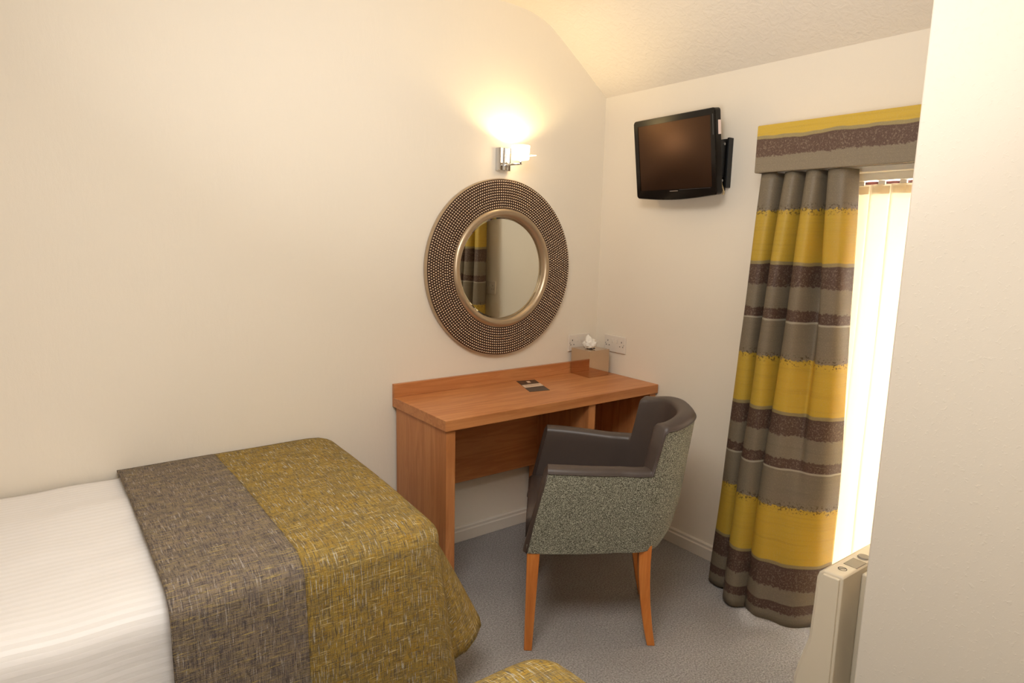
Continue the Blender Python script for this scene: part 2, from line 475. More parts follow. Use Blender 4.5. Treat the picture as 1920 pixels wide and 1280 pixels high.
# ------------------------------------------------------------------ pelmet
PB = [(0, TAUPE, False), (.092, BROWN, True), (.168, TAN, False), (.180, YEL, False)]
PB = [(0, TAUPE, False), (.060, BROWN, True), (.122, TAN, False), (.134, YEL, False)]
M['pelmet'] = mat_bands('pelmet_print', 0, .175, PB, .006)
bm = bmesh.new()
PY0, PZ0, PZ1 = -.965, 1.697, 1.8715
box(bm, -.14, -.126, -1.72, PY0, PZ0, PZ1); box(bm, -.126, -.001, PY0-.014, PY0, PZ0, PZ1)
box(bm, -.126, -.001, -1.72, PY0-.014, PZ1-.012, PZ1)
bm.transform(Matrix.Translation((.07, 1.34, -PZ0)))
tag(obj('pelmet', bm, M['pelmet'], loc=(-.07, -1.34, PZ0), bevel=.004), 'flat fabric-covered pelmet in yellow, brown and taupe bands above the window', 'pelmet')

# ------------------------------------------------------------------ curtain
CB = [(0, TAUPE, False), (.055, BROWN, True), (.092, TAUPE, False), (.150, BROWN, True), (.236, TAN, False), (.248, YEL, False),
      (.458, TAUPE, True), (.595, LINE, False), (.602, BROWN, False), (.640, TAUPE, True), (.725, BROWN, True), (.802, TAN, False), (.815, YEL, False),
      (1.008, TAUPE, True), (1.145, LINE, False), (1.152, BROWN, False), (1.190, TAUPE, True), (1.275, BROWN, True), (1.355, TAN, False), (1.368, YEL, False),
      (1.557, TAUPE, True)]
M['curtain'] = mat_bands('curtain_print', 0, 1.72, CB, .008, .22)
top = [(-1.00, -.05), (-.982, -.085), (-.99, -.118), (-1.035, -.11), (-1.048, -.03), (-1.07, -.028), (-1.078, -.108), (-1.12, -.12), (-1.138, -.04), (-1.154, -.038), (-1.164, -.112), (-1.205, -.12), (-1.219, -.03), (-1.236, -.03), (-1.244, -.112), (-1.30, -.115), (-1.318, -.05)]
mid = [(-1.005, -.05), (-.965, -.095), (-.960, -.138), (-1.01, -.14), (-1.035, -.04), (-1.045, -.04), (-1.045, -.15), (-1.095, -.165), (-1.133, -.07), (-1.140, -.05), (-1.142, -.145), (-1.19, -.165), (-1.232, -.115), (-1.252, -.105), (-1.28, -.135), (-1.335, -.12), (-1.352, -.05)]
bot = [(-.97, -.05), (-.905, -.11), (-.925, -.165), (-.99, -.18), (-1.035, -.10), (-1.03, -.09), (-1.03, -.22), (-1.095, -.26), (-1.137, -.19), (-1.125, -.12), (-1.125, -.22), (-1.185, -.252), (-1.235, -.245), (-1.275, -.228), (-1.32, -.19), (-1.355, -.12), (-1.372, -.04)]
bm = bmesh.new(); NZ = 60; rows = []
ZT = 1.696
T_, Mi, Bo = cm([(a, b, 0) for a, b in top], 8), cm([(a, b, 0) for a, b in mid], 8), cm([(a, b, 0) for a, b in bot], 8)
for j in range(NZ+1):
    z = .012 + (ZT-.012)*j/NZ
    row = []
    for i in range(len(T_)):
        a, b, c3 = Bo[i], Mi[i], T_[i]
        f = (z-.012)/(ZT-.012)
        if f < .6: p = a.lerp(b, sm(f/.6)*.5+(f/.6)*.5)
        else: p = b.lerp(c3, (f-.6)/.4)
        wob = .005*math.sin(i*.33+z*5.0)*(1-f)
        row.append(bm.verts.new((p.y+wob, p.x+.003*math.sin(z*7+i*.2), z - .012*(1-f)*(math.sin(i*.12)*.5))))
    rows.append(row)
for j in range(NZ):
    for i in range(len(T_)-1): bm.faces.new((rows[j][i], rows[j][i+1], rows[j+1][i+1], rows[j+1][i]))
zmin = min(v.co.z for v in bm.verts)
for v in bm.verts: v.co.z += .004-min(0, zmin-.0) if False else 0
o = obj('curtain', bm, M['curtain'], smooth=True)
s = o.modifiers.new('thick', 'SOLIDIFY'); s.thickness = .003; s.offset = 0
tag(o, 'full-length pleated curtain in yellow, taupe and brown bands left of the window', 'curtain')

# ------------------------------------------------------------------ sockets
def socket(loc, wall, label):
    """86 x 146 mm double outlet; built on the back wall facing -y then turned"""
    t = thing('double_socket', label, 'socket', loc, 0 if wall == 'back' else -PI/2, None)
    bm = bx(-.073, .073, -.009, 0, -.043, .043); obj('faceplate', bm, M['white'], t, bevel=.003, seg=3)
    for sx in (-1, 1):
        bm = bx(sx*.0135-.0062, sx*.0135+.0062, -.0125, -.009, .006, .026); obj('switch', bm, M['white'], t, bevel=.0015)
        bm = bmesh.new(); c = sx*.048
        box(bm, c-.002, c+.002, -.0094, -.0088, .010, .018)
        box(bm, c-.0135, c-.0075, -.0094, -.0088, -.011, -.007); box(bm, c+.0075, c+.0135, -.0094, -.0088, -.011, -.007)
        obj('pin_holes', bm, M['dark'], t)
    for sx in (-1, 1):
        bm = bmesh.new(); lathe(bm, [(.0001, 0), (.0028, 0), (.0028, -.0006), (.0001, -.0008)], 12, 'y', (sx*.064, -.009, .0))
        obj('screw', bm, M['steel'], t)
    return t
socket((-.127, 0, .903), 'back', 'white double socket on the mirror wall half hidden behind the tissue box')
socket((0, -.1465, .904), 'right', 'white double socket on the television wall just right of the tissue box')
socket((0, -1.030, 1.11), 'right', 'white double socket behind the curtain, seen only in the round mirror')

# ------------------------------------------------------------------ desk
D = thing('desk', 'light brown wooden dressing desk with upstand and one open side compartment beneath the round mirror', 'desk', (-.6, -.22, 0))
dm = Matrix.Translation((.6, .22, 0))
def dpart(name, a, mat, bv=.0015):
    bm = bx(*a); bm.transform(dm); return obj(name, bm, mat, D, bevel=bv)
DD, DL = -.4446, -1.1916
dpart('tabletop', (DL, -.004, DD, -.002, .708, .75), M['wood_x'])
dpart('upstand', (DL, -.004, -.020, -.002, .75, .807), M['wood_x'])
dpart('side_panel', (DL+.010, DL+.051, DD+.012, -.018, 0, .708), M['wood_z'])
dpart('side_panel', (-.047, -.006, DD+.012, -.018, 0, .708), M['wood_z'])
dpart('divider_panel', (-.446, -.405, DD+.012, -.018, 0, .708), M['wood_z'])
dpart('modesty_panel', (DL+.051, -.446, -.075, -.055, .325, .708), M['wood_x'])
dpart('back_panel', (-.405, -.047, -.075, -.055, .10, .708), M['wood_x'])
dpart('compartment_floor', (-.405, -.047, DD+.030, -.075, .10, .122), M['wood_x'])

# leaflet on the desk
L = thing('leaflet', 'small dark leaflet with a pale printed band lying on the desk top', 'leaflet', (-.545, -.155, .7502), R_(6))
bm = bmesh.new()
q = [(-.552+.545, -.035+.155), (-.455+.545, -.055+.155), (-.532+.545, -.262+.155), (-.632+.545, -.240+.155)]
L.rotation_euler = (0, 0, 0)
prism(bm, q, 'z', 0, .0012); obj('card', bm, M['card'], L)
def lq(u, v):
    a = Vector(q[0]).lerp(Vector(q[1]), u); b = Vector(q[3]).lerp(Vector(q[2]), u); return tuple(a.lerp(b, v))
bm = bmesh.new(); prism(bm, [lq(0, .42), lq(1, .36), lq(1, .60), lq(0, .66)], 'z', .0012, .0016); obj('printed_band', bm, M['cardw'], L)
bm = bmesh.new(); prism(bm, [lq(.45, .10), lq(.62, .10), lq(.62, .24), lq(.45, .24)], 'z', .0012, .0016); obj('emblem', bm, M['cardw'], L)
bm = bmesh.new()
for k in range(2): prism(bm, [lq(.12, .47+k*.07), lq(.86, .43+k*.07), lq(.86, .45+k*.07), lq(.12, .49+k*.07)], 'z', .0016, .0018)
obj('print_lines', bm, plain('faded_print', (150, 120, 104), .6), L)

# tissue box cover and tissue
TB = thing('tissue_box_cover', 'mirrored cube tissue box cover at the back right corner of the desk', 'tissue box', (-.127, -.094, .7502))
S = .068
bm = bx(-S, S, -S, S, 0, .134)
obj('mirrored_case', bm, plain('bronze_tinted_mirror', (206, 184, 160), .03, 1.0), TB, bevel=.0012)
bm = bmesh.new(); lathe(bm, [(.0001, 0), (.024, 0), (.024, .0008), (.0001, .0008)], 32, 'z', (0, 0, .134)); 
obj('opening', bm, M['dark'], TB)
bm = bmesh.new(); bmesh.ops.create_icosphere(bm, subdivisions=4, radius=1)
from mathutils import noise as mn
for v in bm.verts:
    p = v.co.copy(); h = (p.z+1)/2
    nz = mn.noise(p*2.2+Vector((3, 1, 2)))*.30+abs(mn.noise(p*4.5+Vector((8, 1, 5))))*.38+mn.noise(p*9)*.10
    sc_k = .80+nz
    pk = math.exp(-((p.x+.35)**2+(p.y-.1)**2)/.10)*max(0, p.z)*.026
    v.co = Vector((p.x*.039*sc_k, p.y*.036*sc_k, .024+p.z*.027*sc_k+pk))
for v in bm.verts: v.co.z = max(v.co.z, 0.0006)
tag(obj('tissue', bm, M['tissue'], smooth=True, loc=(-.135, -.098, .8852)), 'crumpled white tissue pulled out of the mirrored box', 'tissue')

# ------------------------------------------------------------------ round mirror
MX, MZ = -.6398, 1.2903
mir = thing('wall_mirror', 'large round mirror with beaded bronze frame on the wall above the desk', 'mirror', (MX, -.002, MZ))
bm = bmesh.new()
lathe(bm, [(.262, -.001), (.400, -.001), (.404, -.006), (.404, -.024), (.400, -.029), (.392, -.030), (.272, -.032), (.262, -.028)], 160, 'y', closed=True)
o = obj('frame', bm, [M['champagne'], M['bronze']], mir, smooth=True)
for p in o.data.polygons:
    c = p.center; r = math.hypot(c.x, c.z)
    if c.y < -.0285 and .272 < r < .398: p.material_index = 1
mod = o.modifiers.new('e', 'EDGE_SPLIT'); mod.split_angle = R_(40)
bm = bmesh.new()
NR = 11; r0, r1 = .2785, .3925
for i in range(NR):
    r = r0+(r1-r0)*i/(NR-1); n = int(round(2*PI*r/.0118))
    for k in range(n):
        a = 2*PI*(k+.5*(i % 2))/n; cx, cz = r*math.cos(a), r*math.sin(a); br = .0042
        prev = None
        seg = 7; yb = -.0303-.0008*(r1-r)/(r1-r0)
        rg1 = [bm.verts.new((cx+br*math.cos(2*PI*q_/seg), yb, cz+br*math.sin(2*PI*q_/seg))) for q_ in range(seg)]
        rg2 = [bm.verts.new((cx+br*.75*math.cos(2*PI*q_/seg), yb-.0036, cz+br*.75*math.sin(2*PI*q_/seg))) for q_ in range(seg)]
        tp = bm.verts.new((cx, yb-.0052, cz))
        for q_ in range(seg):
            bm.faces.new((rg1[q_], rg2[q_], rg2[(q_+1) % seg], rg1[(q_+1) % seg])); bm.faces.new((rg2[q_], tp, rg2[(q_+1) % seg]))
bmesh.ops.recalc_face_normals(bm, faces=bm.faces)
obj('beading', bm, M['bead'], mir, smooth=True)
bm = bmesh.new()
pr = [(.236, -.012)] + [(.252+.017*math.cos(a), -.026+.017*math.sin(a)) for a in [PI-PI*k/12+PI for k in range(0, 1)]]
pr = [(.2345, -.010), (.2345, -.022), (.238, -.033), (.245, -.041), (.254, -.044), (.263, -.042), (.270, -.036), (.2725, -.028), (.2725, -.010)]
lathe(bm, pr, 160, 'y', closed=True)
obj('inner_ring', bm, M['champagne'], mir, smooth=True)
bm = bmesh.new(); lathe(bm, [(.0001, -.014), (.226, -.014), (.236, -.0125)], 128, 'y')
o = obj('glass', bm, M['glass_m'], mir)
# flat normals keep the silvering optically flat

# ------------------------------------------------------------------ wall lamp
SX, SZ = -.640, 1.779
sc_ = thing('wall_lamp', 'chrome wall lamp with small lit glass shade above the round mirror', 'wall lamp', (SX, 0, SZ))
bm = bmesh.new()
pl = [(-.034, 0), (.034, 0), (.034, -.026)]+[(x_, -.026-.006*math.cos(x_/.012*PI/2) if abs(x_) < .012 else -.026-.0035*(1-((abs(x_)-.023)/.011)**2)) for x_ in [.034-.068*k/28 for k in range(1, 28)]]+[(-.034, -.026)]
prism(bm, pl, 'z', -.050, .050); obj('backplate', bm, M['chrome'], sc_, bevel=.002)
bm = bmesh.new(); tube(bm, [(.0, -.028, -.026), (.0, -.045, -.026), (.012, -.072, -.024), (.030, -.088, -.022), (.046, -.090, -.020)], .0045, 10)
tube(bm, [(.040, -.090, -.021), (.040, -.090, -.004)], .0055, 12)
obj('arm', bm, M['chrome'], sc_, smooth=True)
bm = bmesh.new(); lathe(bm, [(.004, 0), (.036, .0), (.038, .004), (.041, .060), (.038, .060), (.034, .006), (.004, .005)], 40, 'z', (.040, -.090, -.003))
obj('glass_shade', bm, M['lit'], sc_, smooth=True)
bm = bmesh.new()
prism(bm, [(.040-.050, -.090-.050), (.040+.050, -.090-.050), (.040+.050, -.090+.050), (.040-.050, -.090+.050)], 'z', .014, .017)
bmesh.ops.delete(bm, geom=[f for f in bm.faces if abs(f.normal.z) > .5], context='FACES_ONLY')
hole_t = []; 
for zz in (.014, .017):
    inner = [bm.verts.new((.040+.0425*math.cos(2*PI*k/32), -.090+.0425*math.sin(2*PI*k/32), zz)) for k in range(32)]
    outer = [bm.verts.new((.040+.05*max(-1, min(1, 1.42*math.cos(2*PI*k/32))), -.090+.05*max(-1, min(1, 1.42*math.sin(2*PI*k/32))), zz)) for k in range(32)]
    for k in range(32): bm.faces.new((inner[k], inner[(k+1) % 32], outer[(k+1) % 32], outer[k]))
obj('glass_plate', bm, M['glass2'], sc_)
l = bpy.data.lights.new('wall_lamp_bulb', 'SPOT'); l.energy = 5; l.color = (1, .78, .38); l.shadow_soft_size = .012
l.spot_size = R_(150); l.spot_blend = .5
lo = bpy.data.objects.new('wall_lamp_bulb', l); COL.objects.link(lo); lo.location = (SX+.040, -.090, SZ+.045); lo.rotation_euler = (PI, 0, 0)

# ------------------------------------------------------------------ television
tv = thing('television', 'small black flat television tilted down on a wall bracket beside the window', 'television', (-.133, -.559, 1.789))
tv.rotation_euler = (0, 0, 0)
yw, tl = .06, .141
n0 = Vector((-math.cos(yw), math.sin(yw), 0)); rt = Vector((-math.sin(yw), -math.cos(yw), 0))
n = n0*math.cos(tl)-Vector((0, 0, 1))*math.sin(tl); up = Vector((0, 0, 1))*math.cos(tl)+n0*math.sin(tl)
tm = Matrix((rt, up, n)).transposed().to_4x4()      # local: x right, y up, z out of the screen
def tvp(name, bm, mat, parent=tv, **k):
    bm.transform(tm); return obj(name, bm, mat, parent, **k)
W2, H2 = .230, .174
def rrect(x0, x1, y0, y1, r, bow=0, n_=6):
    pts = []
    for cx, cy, a0 in ((x1-r, y1-r, 0), (x0+r, y1-r, 90), (x0+r, y0+r, 180), (x1-r, y0+r, 270)):
        for k in range(n_+1):
            a = R_(a0+90*k/n_); pts.append((cx+r*math.cos(a), cy+r*math.sin(a)))
        if a0 == 180 and bow:
            for k in range(1, 12):
                t = k/12; pts.append((x0+r+(x1-x0-2*r)*t, y0-bow*math.sin(PI*t)))
    return pts
bm = bmesh.new()
outer = rrect(-W2, W2, -H2+.006, H2, .014, .012); inner = rrect(-W2+.026, W2-.024, -H2+.040, H2-.026, .001, 0)
# case: lofted front lip, side and tapering back
def loop(pts, z, s=1., dy=0): return [bm.verts.new((p[0]*s, p[1]*s+dy, z)) for p in pts]
l0 = loop(outer, -.004); l1 = loop(outer, -.034); l2 = loop(outer, -.060, .80); lf = loop(outer, 0, .988)
for a, b in ((lf, l0), (l0, l1), (l1, l2)):
    for i in range(len(a)): bm.faces.new((a[i], a[(i+1) % len(a)], b[(i+1) % len(a)], b[i]))
bm.faces.new(l2)
bmesh.ops.recalc_face_normals(bm, faces=bm.faces)
# front bezel
e_o = [(-W2+.0, 0)]
fr = bmesh.ops.create_vert(bm, co=(0, 0, 0)); bmesh.ops.delete(bm, geom=fr['vert'], context='VERTS')
x0, x1, y0, y1 = -W2+.026, W2-.024, -H2+.040, H2-.026
iv = []
for v in lf:
    iv.append(bm.verts.new((max(x0, min(x1, v.co.x)), max(y0, min(y1, v.co.y)), -.0005)))
for i in range(len(lf)):
    j = (i+1) % len(lf)
    a, b, c_, d = lf[i], lf[j], iv[j], iv[i]
    if (c_.co-d.co).length < 1e-6: bm.faces.new((a, b, d))
    else: bm.faces.new((a, b, c_, d))
tvp('casing', bm, M['black'], smooth=False, bevel=0)
bm = bx(x0-.001, x1+.001, y0-.001, y1+.001, -.006, -.0022); tvp('screen', bm, M['screen'])
bm = bx(-.024, .022, -H2+.0315, -H2+.0335, -.0004, .0012); tvp('logo_strip', bm, plain('pale_logo', (190, 180, 172), .3, .5))
bm = bx(.03, W2-.03, -H2+.0365, -H2+.0375, -.0004, .0006); tvp('trim_line', bm, plain('satin_grey_line', (84, 82, 86), .3, .4))
bm = bx(W2-.012, W2-.009, .07, .15, -.001, .0008); tvp('side_buttons', bm, plain('dark_grey_buttons', (70, 72, 72), .3))
# bracket on the wall, in room axes
bm = bmesh.new()
ox, oy, oz = .133, .559, -1.789
box(bm, -.004, 0, -.765, -.40, 1.66, 1.862)
box(bm, -.030, -.004, -.765, -.755, 1.66, 1.862)
box(bm, -.075, -.012, -.752, -.735, 1.70, 1.85)
box(bm, -.085, -.012, -.62, -.53, 1.71, 1.84)
box(bm, -.040, -.010, -.748, -.70, 1.648, 1.668)
bm.transform(Matrix.Translation((ox, oy, oz)))
br = obj('wall_bracket', bm, M['blackm'], tv, bevel=.0015)
for z in (1.835, 1.688):
    bm = bmesh.new(); lathe(bm, [(.0001, -.004), (.005, -.004), (.006, 0), (.0001, 0)], 12, 'y', (-.045, -.752, z))
    bm.transform(Matrix.Translation((ox, oy, oz))); obj('bolt', bm, M['steel'], br)
bm = bmesh.new(); tube(bm, cm([(-.040, -.742, 1.72), (-.044, -.752, 1.675), (-.040, -.758, 1.655), (-.034, -.760, 1.635), (-.040, -.757, 1.632)], 5), .0028, 8)
bm.transform(Matrix.Translation((ox, oy, oz))); obj('cable', bm, plain('cream_cable', (214, 188, 140), .5), tv, smooth=True)
bm = bx(W2-.004, W2+.0012, .070, .125, -.034, -.018); tvp('white_label', bm, plain('white_paper', (236, 214, 206), .6))
bm = bmesh.new(); lathe(bm, [(.0001, 0), (.030, 0), (.034, -.004), (.0001, -.004)], 28, 'y', (-.055, -.735, 1.765)); bm.transform(Matrix.Translation((ox, oy, oz)))
obj('swivel_disc', bm, plain('pale_disc', (170, 166, 158), .4), tv, smooth=False)

# ------------------------------------------------------------------ tub chair
CH_ANG = R_(-39.5)
CH = thing('tub_chair', 'tub armchair with tweed outside and dark leather lining pulled up to the desk', 'chair', (-1.079, -.831, 0), CH_ANG)
# local: +x towards the back of the chair, +y towards its far side
VN, VF = -.040, .505; VC = (VN+VF)/2
def outline(t, s, inset=0.):
    """t 0 bottom .. 1 top, s -1 (near arm front) .. 1 (far arm front) -> point on the outer wall"""
    uf = -.014+.102*t; uc = .30; ub = .480+.094*max(0, t)**.55
    hw = (VF-VN)/2-.004-inset
    ub -= inset; 
    a = abs(s); sg = -1 if s < 0 else 1
    if a > .5:                                   # straight arm
        k = (1-a)/.5; x = uf+(uc-uf)*k; y = hw-.026*k*k-.02*(1-t)*k
    else:
        th = a/.5*PI/2; e = 2/2.7
        x = uc+(ub-uc)*math.cos(th)**e if th < PI/2-1e-6 else uc
        y = (hw-.026-.02*(1-t))*math.sin(th)**e if th > 1e-6 else 0
    return x, VC+sg*y
def top_h(x):
    arm = .675-.012*sm((x-.03)/.35)
    return arm+(.820-arm)*sm((x-.408)/.030)+.022*sm((x-.45)/.12)
# samples, dense around the step from arm to back
ss = []
NS = 120
for i in range(NS+1): ss.append(-1+2*i/NS)
ZB = .372
def shell_pts(s, inset, k, nk, ztop):
    z = ZB+(ztop-ZB)*k/nk
    t = (z-ZB)/.455
    return outline(t, s, inset)+(z,)
def build_shell():
    ob = bmesh.new(); lb = bmesh.new(); th = .062
    NK = 12
    rowsO = []; rowsI = []; rowsT = []
    for s in ss:
        xo, yo = outline(1, s)
        ht = top_h(outline(.75, s)[0])
        sag = .010*sm((abs(s)-.2)/.8)
        col = []
        zb = ZB-.006*math.sin((1-abs(s))*PI)
        for k in range(NK+1):
            z = zb+(ht-.016-zb)*k/NK; t = (z-ZB)/.455
            bul = .004*math.sin(PI*min(1, max(0, (z-ZB)/.3)))
            x, y = outline(t, s, -bul)
            col.append(ob.verts.new((x, y, z)))
        rowsO.append(col)
        tt = (ht-.016-ZB)/.455
        # leather roll over the top then inside face down to the seat
        L_ = []
        for k in range(9):
            a = PI*k/8
            ins = th/2-(th/2)*math.cos(a)
            x, y = outline(tt, s, ins); L_.append((x, y, ht-.016+.020*max(0,math.sin(a))**.7))
        for k in range(1, 9):
            z = ht-.016-(ht-.016-.42)*k/8; t = (z-ZB)/.455
            x, y = outline(t, s, th+.004*k/8); L_.append((x, y, z))
        rowsI.append([lb.verts.new(p) for p in L_])
    for rows_, b in ((rowsO, ob), (rowsI, lb)):
        for A_, B_ in zip(rows_, rows_[1:]):
            for k in range(len(A_)-1): b.faces.new((A_[k], B_[k], B_[k+1], A_[k+1]))
    # leather fronts of the arms (vertical strip joining outer and inner)
    for si, rows_ in ((0, rowsO), (-1, rowsO)):
        oc = rows_[si]; ic = rowsI[si]
        s = ss[si]
        strip = []
        for k in range(NK+1):
            co = oc[k].co
            y_in = co.y+(th if si == 0 else -th)
            a = lb.verts.new((co.x, co.y, co.z)); m1 = lb.verts.new((co.x-.012, co.y+(y_in-co.y)*.25, co.z)); m2 = lb.verts.new((co.x-.012, co.y+(y_in-co.y)*.75, co.z)); c_ = lb.verts.new((co.x, y_in, co.z))
            strip.append((a, m1, m2, c_))
        for A_, B_ in zip(strip, strip[1:]):
            for q_ in range(3): lb.faces.new((A_[q_], A_[q_+1], B_[q_+1], B_[q_]))
        # close the little cap under the roll
        capv = [ic[k] for k in range(9)]
        try: lb.faces.new([strip[-1][0]]+capv[1:8]+[strip[-1][3], strip[-1][2], strip[-1][1]])
        except Exception: pass
    bmesh.ops.recalc_face_normals(ob, faces=ob.faces)
    # make outward for the open shell
    if sum((f.normal.dot(f.calc_center_median()-Vector((.25, VC, .5)))) for f in ob.faces) < 0: bmesh.ops.reverse_faces(ob, faces=ob.faces)
    bmesh.ops.recalc_face_normals(lb, faces=lb.faces)
    o1 = obj('outer_shell', ob, M['tweed'], CH, smooth=True)
    o2 = obj('leather_lining', lb, M['leather'], CH, smooth=True)
    m_ = o2.modifiers.new('e', 'EDGE_SPLIT'); m_.split_angle = R_(60)
build_shell()
# piping where the tweed meets the leather
bm = bmesh.new(); pts = []
for s in ss:
    ht = top_h(outline(.75, s)[0]); tt = (ht-.016-ZB)/.455; x, y = outline(tt, s, -.0012); pts.append((x, y, ht-.0155))
tube(bm, pts, .0024, 6)
for s in (-1, 1):
    tube(bm, [outline((ZB+(.652-ZB)*k/8-ZB)/.455, s, -.0012)+(ZB+(.652-ZB)*k/8,) for k in range(9)], .0022, 6)
obj('piping', bm, M['leather'], CH, smooth=True)
# underside and seat
bm = bmesh.new()
ring = [outline(0, -1+2*i/40, .004) for i in range(41)]
A = [bm.verts.new((x, y, ZB-.004)) for x, y in ring]; B = [bm.verts.new((x, y, ZB+.03)) for x, y in ring]
bm.faces.new(A); bm.faces.new(B[::-1])
for i in range(41): bm.faces.new((A[i], A[(i+1) % 41], B[(i+1) % 41], B[i]))
bmesh.ops.recalc_face_normals(bm, faces=bm.faces)
obj('seat_base', bm, M['tweed'], CH)
bm = bmesh.new()
ring = [outline(.15, -1+2*i/40, .066) for i in range(41)]; ring[0] = (-.02, ring[0][1]); ring[-1] = (-.02, ring[-1][1])
zs = [(.40, 1), (.455, 1), (.470, .985), (.478, .95), (.484, .80)]
cx = .22; RR = []
for z, s_ in zs: RR.append([bm.verts.new((cx+(x-cx)*s_, VC+(y-VC)*s_, z)) for x, y in ring])
bm.faces.new(RR[0]); bm.faces.new(RR[-1][::-1])
for A, B in zip(RR, RR[1:]):
    for i in range(41): bm.faces.new((A[i], A[(i+1) % 41], B[(i+1) % 41], B[i]))
bmesh.ops.recalc_face_normals(bm, faces=bm.faces)
obj('seat_cushion', bm, M['leather'], CH, smooth=True)
def leg(x, y, dx, curve):
    bm = bmesh.new(); rings = []
    for k in range(13):
        t = k/12; z = .385*(1-t)
        w_ = .0225-.0085*t
        ox_ = dx*t**1.0 + curve*(t*t)
        rings.append([bm.verts.new((x+ox_+a*w_, y+b*w_*.9, z)) for a, b in ((-1, -1), (1, -1), (1, 1), (-1, 1))])
    for A, B in zip(rings, rings[1:]):
        for i in range(4): bm.faces.new((A[i], A[(i+1) % 4], B[(i+1) % 4], B[i]))
    bm.faces.new(rings[0]); bm.faces.new(rings[-1][::-1])
    bmesh.ops.recalc_face_normals(bm, faces=bm.faces)
    return obj('leg', bm, M['leg'], CH, bevel=.003)
leg(.010, -.012, -.010, 0); leg(.010, .46, -.010, 0)
leg(.400, .052, -.005, .045); leg(.418, .392, -.005, .045)

